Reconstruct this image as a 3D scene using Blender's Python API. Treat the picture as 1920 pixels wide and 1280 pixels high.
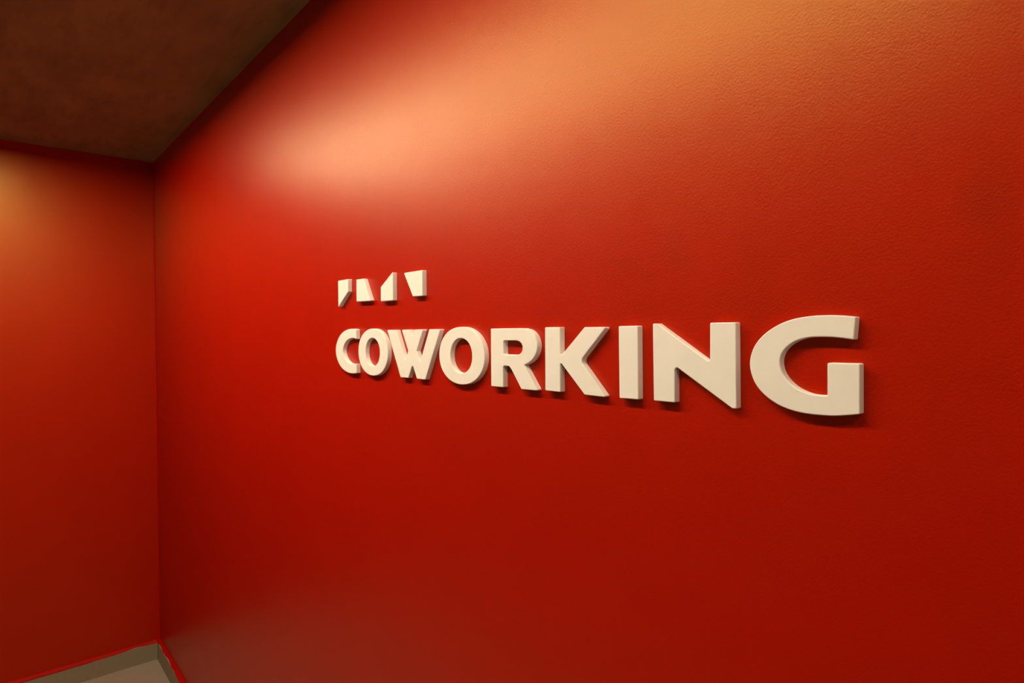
import bpy, bmesh, math, random
from mathutils import Vector, Matrix
from mathutils.geometry import tessellate_polygon

random.seed(4)
S = bpy.context.scene
for o in list(bpy.data.objects):
    bpy.data.objects.remove(o, do_unlink=True)
COL = S.collection

# ------------------------------------------------------------------ camera
# world: main (right) wall is the plane Y=0, end (back) wall is X=0, floor Z=0
CAM = Vector((3.8197, -0.7099, 1.7645))
F_PX, YAW, PITCH, ROLL = 1156.55, math.radians(49.454), math.radians(0.809), math.radians(-0.4006)
f = Vector((-math.sin(YAW), math.cos(YAW), 0)); r = Vector((math.cos(YAW), math.sin(YAW), 0)); u = Vector((0, 0, 1))
f2 = f * math.cos(PITCH) - u * math.sin(PITCH)
u2 = u * math.cos(PITCH) + f * math.sin(PITCH)
r3 = r * math.cos(ROLL) + u2 * math.sin(ROLL)
u3 = u2 * math.cos(ROLL) - r * math.sin(ROLL)
cd = bpy.data.cameras.new('camera'); cam = bpy.data.objects.new('camera', cd); COL.objects.link(cam)
cd.sensor_width = 36; cd.lens = F_PX / 1920 * 36; cd.clip_start = 0.02
cam.matrix_world = Matrix(((r3.x, u3.x, -f2.x, CAM.x), (r3.y, u3.y, -f2.y, CAM.y), (r3.z, u3.z, -f2.z, CAM.z), (0, 0, 0, 1)))
S.camera = cam

# ------------------------------------------------------------------ world, exposure, light values
w = bpy.data.worlds.new('world'); S.world = w; w.use_nodes = True
w.node_tree.nodes['Background'].inputs[0].default_value = (0.02, 0.015, 0.01, 1)
w.node_tree.nodes['Background'].inputs[1].default_value = 0.0
S.view_settings.view_transform = 'Standard'; S.view_settings.look = 'None'
S.view_settings.gamma = 1; S.view_settings.use_curve_mapping = False
S.view_settings.exposure = 2.38
LAMP_COLOR = (1.0, 0.80, 0.51)
LAMP_STRENGTH = 28.0
LAMPS = [(0.52, 3.52), (4.15, 4.6)]
LAMP_Y, LAMP_W = -0.745, 0.045

# ------------------------------------------------------------------ materials
def mat(name, color, rough=0.5, spec=0.5, build=None):
    m = bpy.data.materials.new(name); m.use_nodes = True
    b = m.node_tree.nodes['Principled BSDF']
    b.inputs['Base Color'].default_value = (*color, 1)
    b.inputs['Roughness'].default_value = rough
    b.inputs['Specular IOR Level'].default_value = spec
    if build: build(m.node_tree, b)
    if name.startswith('satin'): b.inputs['Specular Tint'].default_value = (1, 0.97, 0.29, 1)
    return m
def node(nt, t, **kw):
    n = nt.nodes.new(t)
    for k, v in kw.items():
        if k in n.inputs: n.inputs[k].default_value = v
        else: setattr(n, k, v)
    return n
def mix_color(nt, fac, a, b):
    m = nt.nodes.new('ShaderNodeMix'); m.data_type = 'RGBA'
    nt.links.new(fac, m.inputs['Factor'])
    m.inputs['A'].default_value = (*a, 1); m.inputs['B'].default_value = (*b, 1)
    return m.outputs['Result']
def noise(nt, vec, scale, detail=3, rough=0.5):
    n = node(nt, 'ShaderNodeTexNoise', Scale=scale, Detail=detail, Roughness=rough)
    nt.links.new(vec, n.inputs['Vector']); return n
def ramp(nt, sock, lo, hi):
    n = nt.nodes.new('ShaderNodeMapRange'); nt.links.new(sock, n.inputs['Value'])
    n.inputs['From Min'].default_value = lo; n.inputs['From Max'].default_value = hi
    return n.outputs['Result']
def stretched(nt, scale):
    t = nt.nodes.new('ShaderNodeTexCoord'); mp = nt.nodes.new('ShaderNodeMapping')
    mp.inputs['Scale'].default_value = scale
    nt.links.new(t.outputs['Object'], mp.inputs['Vector']); return mp.outputs['Vector']

def b_wall(nt, b):
    v = stretched(nt, (1, 1, 1))
    patch = noise(nt, v, 5, 4, 0.6)
    c = mix_color(nt, ramp(nt, patch.outputs['Fac'], 0.35, 0.65), (0.38, 0.0042, 0.0001), (0.40, 0.0048, 0.0002))
    nt.links.new(c, b.inputs['Base Color'])
    rr = nt.nodes.new('ShaderNodeMapRange'); p2 = noise(nt, v, 9, 5, 0.65)
    nt.links.new(p2.outputs['Fac'], rr.inputs['Value'])
    rr.inputs['From Min'].default_value = 0.3; rr.inputs['From Max'].default_value = 0.7
    rr.inputs['To Min'].default_value = WALL_ROUGH - 0.012; rr.inputs['To Max'].default_value = WALL_ROUGH + 0.012
    nt.links.new(rr.outputs['Result'], b.inputs['Roughness'])
    fine = noise(nt, v, 330, 4, 0.65)          # roller stipple
    wide = noise(nt, stretched(nt, (1, 1, 0.5)), 14, 4, 0.55)   # trowelled plaster under the paint
    b1 = node(nt, 'ShaderNodeBump', Strength=0.35, Distance=0.001)
    nt.links.new(fine.outputs['Fac'], b1.inputs['Height'])
    b2 = node(nt, 'ShaderNodeBump', Strength=0.12, Distance=0.003)
    nt.links.new(wide.outputs['Fac'], b2.inputs['Height'])
    nt.links.new(b1.outputs['Normal'], b2.inputs['Normal'])
    nt.links.new(b2.outputs['Normal'], b.inputs['Normal'])
WALL_ROUGH = 0.335
M_RED = mat('satin_red_wall_paint', (0.48, 0.005, 0.001), WALL_ROUGH, 0.45, b_wall)


def b_ceiling(nt, b):
    v = stretched(nt, (2.2, 5.0, 1))
    a = noise(nt, v, 1.1, 6, 0.62)
    s = noise(nt, stretched(nt, (3.0, 14.0, 1)), 1.6, 5, 0.6)
    add = nt.nodes.new('ShaderNodeMath'); add.operation = 'MULTIPLY'
    nt.links.new(ramp(nt, a.outputs['Fac'], 0.30, 0.60), add.inputs[0])
    nt.links.new(ramp(nt, s.outputs['Fac'], 0.25, 0.50), add.inputs[1])
    c = mix_color(nt, add.outputs[0], (0.20, 0.155, 0.075), (0.31, 0.24, 0.115))
    nt.links.new(c, b.inputs['Base Color'])
    g = noise(nt, stretched(nt, (1, 1, 1)), 160, 4, 0.6)
    bp = node(nt, 'ShaderNodeBump', Strength=0.25, Distance=0.002)
    nt.links.new(g.outputs['Fac'], bp.inputs['Height']); nt.links.new(bp.outputs['Normal'], b.inputs['Normal'])
M_CEIL = mat('stained_raw_concrete', (0.36, 0.3, 0.2), 0.85, 0.2, b_ceiling)

def b_speck(c0, c1):
    def fn(nt, b):
        n = noise(nt, stretched(nt, (1, 1, 1)), 60, 5, 0.7)
        nt.links.new(mix_color(nt, ramp(nt, n.outputs['Fac'], 0.3, 0.7), c0, c1), b.inputs['Base Color'])
    return fn
M_EDGE = mat('red_paint_edge', (0.40, 0.0025, 0.0003), 0.6, 0.12, b_speck((0.38, 0.0022, 0.0002), (0.42, 0.0028, 0.0004)))
M_FLOOR = mat('pale_porcelain_floor', (0.6, 0.55, 0.47), 0.45, 0.4, b_speck((0.30, 0.245, 0.20), (0.335, 0.275, 0.23)))
M_BASE = mat('beige_baseboard', (0.5, 0.46, 0.36), 0.5, 0.4, b_speck((0.24, 0.20, 0.14), (0.27, 0.228, 0.16)))
M_SIDE = mat('grey_plaster', (0.25, 0.24, 0.22), 0.8, 0.2, b_speck((0.09, 0.085, 0.08), (0.11, 0.105, 0.10)))

M_LIGHT = mat('off_white_plaster', (0.7, 0.69, 0.67), 0.8, 0.2, b_speck((0.68, 0.67, 0.65), (0.72, 0.71, 0.69)))

def b_letter(nt, b):
    n = noise(nt, stretched(nt, (1, 1, 1)), 25, 4, 0.6)
    nt.links.new(mix_color(nt, ramp(nt, n.outputs['Fac'], 0.3, 0.7), (0.78, 0.78, 0.80), (0.81, 0.81, 0.83)), b.inputs['Base Color'])
    g = noise(nt, stretched(nt, (1, 1, 1)), 900, 2, 0.5)
    bp = node(nt, 'ShaderNodeBump', Strength=0.06, Distance=0.0006)
    nt.links.new(g.outputs['Fac'], bp.inputs['Height']); nt.links.new(bp.outputs['Normal'], b.inputs['Normal'])
M_LETTER = mat('matt_white_lacquer', (0.8, 0.78, 0.75), 0.6, 0.3, b_letter)
M_ALU = mat('black_aluminium_profile', (0.02, 0.02, 0.02), 0.5, 0.3, b_speck((0.018, 0.018, 0.018), (0.022, 0.022, 0.022)))
m = bpy.data.materials.new('glowing_lamp_diffuser'); m.use_nodes = True
bb = m.node_tree.nodes['Principled BSDF']
bb.inputs['Base Color'].default_value = (0.8, 0.8, 0.8, 1)
bb.inputs['Emission Color'].default_value = (*LAMP_COLOR, 1); bb.inputs['Emission Strength'].default_value = LAMP_STRENGTH
M_GLOW = m

# ------------------------------------------------------------------ helpers
def link(name, me, material, parent=None, loc=(0, 0, 0)):
    o = bpy.data.objects.new(name, me); COL.objects.link(o); o.location = loc
    if material: me.materials.append(material)
    if parent: o.parent = parent
    return o
def box(name, lo, hi, material, parent=None, bevel=0.0):
    """box with its origin at the centre of its underside"""
    c = Vector(((lo[0] + hi[0]) / 2, (lo[1] + hi[1]) / 2, lo[2]))
    bm = bmesh.new(); bmesh.ops.create_cube(bm, size=1)
    for v in bm.verts:
        v.co = Vector((v.co.x * (hi[0] - lo[0]), v.co.y * (hi[1] - lo[1]), (v.co.z + 0.5) * (hi[2] - lo[2])))
    if bevel: bmesh.ops.bevel(bm, geom=list(bm.edges), offset=bevel, segments=2, affect='EDGES', profile=0.5)
    me = bpy.data.meshes.new(name); bm.to_mesh(me); bm.free()
    off = parent.location if parent else Vector((0, 0, 0))
    return link(name, me, material, parent, c - off)
def structure(o):
    o['kind'] = 'structure'; return o
def tag(o, label, category, group=None):
    o['label'] = label; o['category'] = category
    if group: o['group'] = group
    return o

# ------------------------------------------------------------------ room shell
RX, RY, H, T = 5.6, -1.5, 2.702, 0.12
BH, BT = 0.102, 0.018
structure(box('floor', (-T, RY - T, -T), (RX + T, T, 0), M_FLOOR))
structure(box('ceiling', (-T, RY - T, H), (RX + T, T, H + T), M_CEIL))
structure(box('wall_right', (-T, 0, 0), (RX + T, T, H), M_RED))
structure(box('wall_back', (-T, RY - T, 0), (0, 0, H), M_RED))
structure(box('wall_left', (0, RY - T, 0), (RX + T, RY, H), M_SIDE))
structure(box('wall_front', (RX, RY, 0), (RX + T, 0, H), M_LIGHT))

# corner caulk: a slim concave red bead where the two red walls meet
bm = bmesh.new(); RB = 0.006; N = 6
prof = [(0, 0)] + [(RB - RB * math.sin(a), -(RB - RB * math.cos(a))) for a in [math.pi / 2 * i / N for i in range(N + 1)]]
lo = [bm.verts.new((x, y, 0)) for x, y in prof]; hi = [bm.verts.new((x, y, H - BH)) for x, y in prof]
n = len(prof)
for i in range(n):
    bm.faces.new((lo[i], lo[(i + 1) % n], hi[(i + 1) % n], hi[i]))
bm.faces.new(lo[::-1]); bm.faces.new(hi)
bmesh.ops.recalc_face_normals(bm, faces=bm.faces)
me = bpy.data.meshes.new('trim_1'); bm.to_mesh(me); bm.free()
for p in me.polygons: p.use_smooth = False
structure(link('trim_1', me, M_EDGE, None, (0.0, 0.0, BH)))

# baseboards with the wall paint slopped over their top edge
def baseboard(name, a, b, inward):
    """a, b: ends on the wall line; inward: unit vector into the room"""
    a = Vector((*a, 0)); b = Vector((*b, 0)); n_ = Vector((*inward, 0)); d = (b - a).normalized(); L = (b - a).length
    bm = bmesh.new(); TX, DZ = 0.003, 0.010      # narrow top, then a sloped shoulder
    prof = [(0, 0), (BT, 0), (BT, BH - DZ), (TX, BH), (0, BH)]
    rows = [[bm.verts.new(p + n_ * x + Vector((0, 0, z))) for x, z in prof] for p in (Vector(), d * L)]
    k = len(prof)
    for i in range(k): bm.faces.new((rows[0][i], rows[0][(i + 1) % k], rows[1][(i + 1) % k], rows[1][i]))
    bm.faces.new(rows[0][::-1]); bm.faces.new(rows[1])
    bmesh.ops.recalc_face_normals(bm, faces=bm.faces)
    me = bpy.data.meshes.new(name); bm.to_mesh(me); bm.free()
    o = structure(link(name, me, M_BASE, None, a))
    # paint film: covers the shoulder, its lower lip wanders a little way down the front
    bm = bmesh.new(); e = 0.0006; rows = []; cnt = int(L / 0.02); lap = 0.002
    for i in range(cnt + 1):
        lap = min(0.005, max(-0.004, lap + random.uniform(-0.0016, 0.0016)))
        p = d * (L * i / cnt)
        if lap > 0: lip = [(BT + e, BH - DZ), (BT + e, BH - DZ - lap), (BT - 0.001, BH - DZ - lap)]
        else:
            k_ = -lap / DZ; x_ = BT - (BT - TX) * k_; z_ = BH - DZ - lap
            lip = [(x_ + e, z_ + e), (x_ + e * 0.5, z_), (x_ - 0.001, z_ - 0.0005)]
        prof = [(0, BH + e), (TX, BH + e)] + lip + [(0, BH - DZ)]
        rows.append([bm.verts.new(p + n_ * x + Vector((0, 0, z))) for x, z in prof])
    k = len(rows[0])
    for q in range(cnt):
        for i in range(k): bm.faces.new((rows[q][i], rows[q][(i + 1) % k], rows[q + 1][(i + 1) % k], rows[q + 1][i]))
    bmesh.ops.recalc_face_normals(bm, faces=bm.faces)
    me = bpy.data.meshes.new('paint_edge'); bm.to_mesh(me); bm.free()
    s = link('paint_edge', me, M_EDGE, o); s['label'] = 'uneven line of red paint along the top of the baseboard'
baseboard('baseboard_right', (0, 0), (RX, 0), (0, -1))
baseboard('baseboard_back', (0, -BT), (0, RY + BT), (1, 0))
baseboard('baseboard_left', (RX, RY), (0, RY), (0, 1))

# ------------------------------------------------------------------ linear ceiling lamp (above the frame)
hw = LAMP_W / 2; DEEP = 0.04
for (x0, x1), lab in zip(LAMPS, ('long slim warm white ceiling lamp running parallel to the red sign wall', 'short slim warm white ceiling lamp nearer the camera end of the corridor')):
    lamp = bpy.data.objects.new('linear_ceiling_lamp', None); COL.objects.link(lamp)
    lamp.location = ((x0 + x1) / 2, LAMP_Y, H - DEEP)
    tag(lamp, lab, 'lamp', 'slim lamps along the ceiling')
    for s in (-1, 1):
        y0, y1 = sorted((LAMP_Y + s * hw, LAMP_Y + s * (hw + 0.004)))
        box('side_rail', (x0, y0, H - DEEP), (x1, y1, H), M_ALU, lamp, 0.0008)
    for x in (x0 - 0.004, x1):
        box('end_cap', (x, LAMP_Y - hw - 0.004, H - DEEP), (x + 0.004, LAMP_Y + hw + 0.004, H), M_ALU, lamp, 0.0008)
    box('back_plate', (x0, LAMP_Y - hw, H - 0.004), (x1, LAMP_Y + hw, H), M_ALU, lamp)
    box('diffuser', (x0, LAMP_Y - hw, H - DEEP + 0.0012), (x1, LAMP_Y + hw, H - DEEP + 0.0042), M_GLOW, lamp)

# ------------------------------------------------------------------ sign letters
THICK, BEV = 0.0106, 0.0012
def area(p): return sum(p[i][0] * p[(i + 1) % len(p)][1] - p[(i + 1) % len(p)][0] * p[i][1] for i in range(len(p))) / 2
def rounded(pts, hole=False, convex=1.8, concave=3.5):
    """pts (mm): (x,z) corners that get rounded, or (x,z,0) points of a smooth run kept as they are"""
    P = [tuple(p) for p in pts]
    if (area(P) > 0) == hole: P = P[::-1]
    out = []; n = len(P)
    for i in range(n):
        p = Vector(P[i][:2])
        if len(P[i]) == 3 and P[i][2] == 0: out.append(p); continue
        a = Vector(P[i - 1][:2]); b = Vector(P[(i + 1) % n][:2])
        d1 = (a - p).normalized(); d2 = (b - p).normalized()
        turn = (p - a).x * (b - p).y - (p - a).y * (b - p).x
        rad = P[i][2] if len(P[i]) == 3 else (convex if turn > 0 else concave)
        ang = d1.angle(d2)
        if ang > math.radians(172): out.append(p); continue
        t = min(rad / math.tan(ang / 2), 0.45 * (a - p).length, 0.45 * (b - p).length)
        s, e = p + d1 * t, p + d2 * t
        K = 6
        rr = t * math.tan(ang / 2); c = p + (d1 + d2).normalized() * (rr / math.sin(ang / 2))
        a0 = math.atan2(s.y - c.y, s.x - c.x); a1 = math.atan2(e.y - c.y, e.x - c.x)
        da = (a1 - a0 + math.pi) % (2 * math.pi) - math.pi
        for k in range(K + 1):
            an = a0 + da * k / K; out.append(Vector((c.x + rr * math.cos(an), c.y + rr * math.sin(an))))
    return out
def smooth(pts, k=6, t0=None, t1=None):
    """Catmull-Rom run through pts; returns smooth points, ends kept as corners"""
    P = [Vector(p) for p in pts]; Q = [2 * P[0] - P[1]] + P + [2 * P[-1] - P[-2]]
    out = [tuple(P[0])]
    for i in range(1, len(Q) - 2):
        for j in range(1, k + 1):
            t = j / k; a, b, c, d = Q[i - 1:i + 3]
            v = 0.5 * ((2 * b) + (c - a) * t + (2 * a - 5 * b + 4 * c - d) * t * t + (3 * b - a - 3 * c + d) * t ** 3)
            out.append((v.x, v.y, 0))
    out[-1] = out[-1][:2]
    return out
def ellipse(cx, cz, a, b, e=2.0, n=72):
    o = []
    for i in range(n):
        t = 2 * math.pi * i / n; c, s = math.cos(t), math.sin(t)
        o.append((cx + a * math.copysign(abs(c) ** (2 / e), c), cz + b * math.copysign(abs(s) ** (2 / e), s), 0))
    return o
def sign_piece(name, loops, label, category, group):
    """loops in mm relative to the camera's foot on the wall (x) and eye height (z); first outer, others holes"""
    L = [rounded(p, hole=i > 0) for i, p in enumerate(loops)]
    xs = [p.x for p in L[0]]; zs = [p.y for p in L[0]]
    ox, oz = (min(xs) + max(xs)) / 2, min(zs)
    def inset(pts, d):
        out = []; n = len(pts)
        for i in range(n):
            p, a_, b_ = pts[i], pts[i - 1], pts[(i + 1) % n]
            e1 = (p - a_).normalized(); e2 = (b_ - p).normalized()
            n1 = Vector((-e1.y, e1.x)); n2 = Vector((-e2.y, e2.x)); m_ = (n1 + n2).normalized()
            out.append(p + m_ * (d / max(0.5, m_.dot(n1))))
        return out
    prof = [(0, 0), (0, THICK - BEV)] + [(BEV * (1 - math.cos(x)), THICK - BEV + BEV * math.sin(x)) for x in (math.pi / 6, math.pi / 3, math.pi / 2)]
    bm = bmesh.new(); caps = []
    for pts in L:
        rings = [[bm.verts.new(((p.x - ox) / 1000, -y, (p.y - oz) / 1000)) for p in inset(pts, d * 1000)] for d, y in prof]
        k = len(pts)
        for q in range(len(rings) - 1):
            for i in range(k):
                bm.faces.new((rings[q][i], rings[q][(i + 1) % k], rings[q + 1][(i + 1) % k], rings[q + 1][i])).smooth = True
        caps.append((rings[0], rings[-1]))
    for side in (0, 1):
        vs = [c_[side] for c_ in caps]; flat = [v for l in vs for v in l]
        for tri in tessellate_polygon([[Vector((v.co.x, v.co.z, 0)) for v in l] for l in vs]):
            try: bm.faces.new([flat[i] for i in tri]).smooth = False
            except ValueError: pass
    bmesh.ops.recalc_face_normals(bm, faces=bm.faces)
    for ed in bm.edges:
        lf = ed.link_faces
        ed.smooth = not (len(lf) == 2 and (lf[0].smooth != lf[1].smooth or ed.calc_face_angle(0) > math.radians(38)))
    me = bpy.data.meshes.new(name); bm.to_mesh(me); bm.free()
    o = link(name, me, M_LETTER, None, (CAM.x + ox / 1000, 0.0, CAM.z + oz / 1000))
    return tag(o, label, category, group)
def mirror_z(pts, c): return [(p[0], 2 * c - p[1]) for p in pts]

GL, GB = 'raised letters of the word COWORKING', 'cut shapes of the emblem above the word'
def letter(ch_loops, label): return sign_piece('sign_letter', ch_loops, label, 'letter', GL)

# C
cz = -43.3
up = [(-1411, cz + 54), (-1434, cz + 56), (-1456, cz + 54.8), (-1479, cz + 50), (-1500, cz + 41), (-1516, cz + 28), (-1525.5, cz + 13.5), (-1528.5, cz)]
outer = up + mirror_z(up[:-1], cz)[::-1]
ui = [(-1411, cz + 30.5), (-1428, cz + 33), (-1443, cz + 31.8), (-1460, cz + 27.5), (-1474, cz + 19.5), (-1483, cz + 9.5), (-1486, cz)]
inner = ui + mirror_z(ui[:-1], cz)[::-1]
letter([smooth(outer) + smooth(inner[::-1])], 'cream raised letter C, smallest looking, at the far left start of the word')
# O
letter([ellipse(-1327, -43.7, 73, 55.8, 2.08), ellipse(-1327, -43.7, 35.2, 33.4, 2.08)], 'cream raised letter O standing between C and W on the red wall')
# W: two crossing Vs
t, b, c = 8.4, -96.8, -1148
half = [(-9.5, t), (-43.5, t), (-17, -37.3), (-30, -61.5), (-67.5, t), (-108, t), (-50.5, b), (-17.5, b)]
Wp = [(0, -7.8)] + half + [(0, -66.9)] + [(-x, z) for x, z in half[::-1]]
letter([[(c + x, z) for x, z in Wp]], 'cream raised letter W made of two crossing strokes, third letter of the word')
# O
letter([ellipse(-970.3, -43.7, 74.5, 55.8, 2.08), ellipse(-969.7, -43.7, 35.6, 33.8, 2.08)], 'cream raised letter O standing between W and R on the red wall')
# R
bowl = smooth([(-800, 7.8), (-785, 7.2), (-770, 3.2), (-759, -5.5), (-753.3, -18), (-754.3, -29.8), (-760.5, -40.5), (-771, -49), (-786, -55.5)])
bowl[0] = (*bowl[0], 0)
Rp = [(-877, 7.8)] + bowl + [(-752.5, -97), (-794, -97), (-819, -65.3, 9), (-826, -58.6, 6), (-842.5, -58.6), (-842.5, -97), (-877, -97)]
ci = [(-841, -13.5, 3)] + [(-806, -13.5, 0), (-799, -14.6, 0), (-793.5, -18, 0), (-790.3, -23, 0), (-790.3, -29, 0), (-793.5, -34, 0), (-799, -37.3, 0), (-806, -38.3, 0)] + [(-841, -38.3, 3)]
letter([Rp, ci], 'cream raised letter R with small rounded opening, fifth letter of the word')
# K
letter([[(-734.5, 8.6), (-699.5, 8.4), (-699.5, -38.8, 2.5), (-646.5, 7.8), (-603, 7.6), (-655.5, -44, 8), (-604, -96.7), (-647, -96.2), (-699.5, -47.2, 2), (-699.5, -95.6), (-734.5, -95.4)]], 'cream raised letter K, sixth letter, between R and I')
# I
letter([[(-579.8, 8.5), (-545, 8.7), (-544.5, -95.6), (-578.7, -96)]], 'cream raised letter I, plain upright bar between K and N')
# N
letter([[(-519.5, 11.3), (-512, 11.2), (-431.5, -39.5, 2.5), (-431.3, 11), (-396, 10.9), (-395.2, -95.3), (-401, -95.3), (-484, -45.5, 3.5), (-484, -94.8), (-518.3, -94.9)]], 'cream raised letter N beside the final G')
# G
go = smooth([(-259, 14.3), (-274, 16.1), (-289, 16.8), (-308, 16.1), (-329, 12.4), (-347, 4.9), (-362.5, -6.2), (-373, -20), (-377.8, -36), (-376.3, -50.3), (-370, -64.2), (-359.5, -75.6), (-345, -84.8), (-329, -90.4), (-311, -93.1), (-289, -93.3), (-274, -91.9), (-255, -88.5)])
gi = smooth([(-288, -71.2), (-299, -71.5), (-309, -70.1), (-321, -65.4), (-331, -57.9), (-338, -48.3), (-340.9, -37), (-339, -27.4), (-333, -19), (-323, -12), (-311, -8.1), (-296, -7.0), (-279, -7.6), (-261, -9.9)])
letter([go + [(-255, -35), (-288, -35.2)] + gi], 'cream raised letter G, largest looking, at the right end of the word')

# emblem: two pairs of cut blocks, each the other turned half round
def block(loops, label): return sign_piece('sign_block', loops, label, 'sign block', GB)
block([[(-1510, 137.8), (-1452.5, 138.4), (-1452.5, 107), (-1510, 69.2)]], 'leftmost small cream emblem block with slanted lower right side')
block([[(-1407, 133.8), (-1369, 133.6), (-1334, 78.4), (-1407, 79.4)]], 'second small cream emblem block from the left, wide at its foot')
block([[(-1284.5, 107.7), (-1228.5, 138.9), (-1228.5, 74.6), (-1284.5, 74.8)]], 'third small cream emblem block from the left with slanted upper left side')
block([[(-1180.5, 132.5), (-1105.5, 132.8), (-1105.5, 78.9), (-1144, 79.3)]], 'rightmost small cream emblem block, wide at its top')
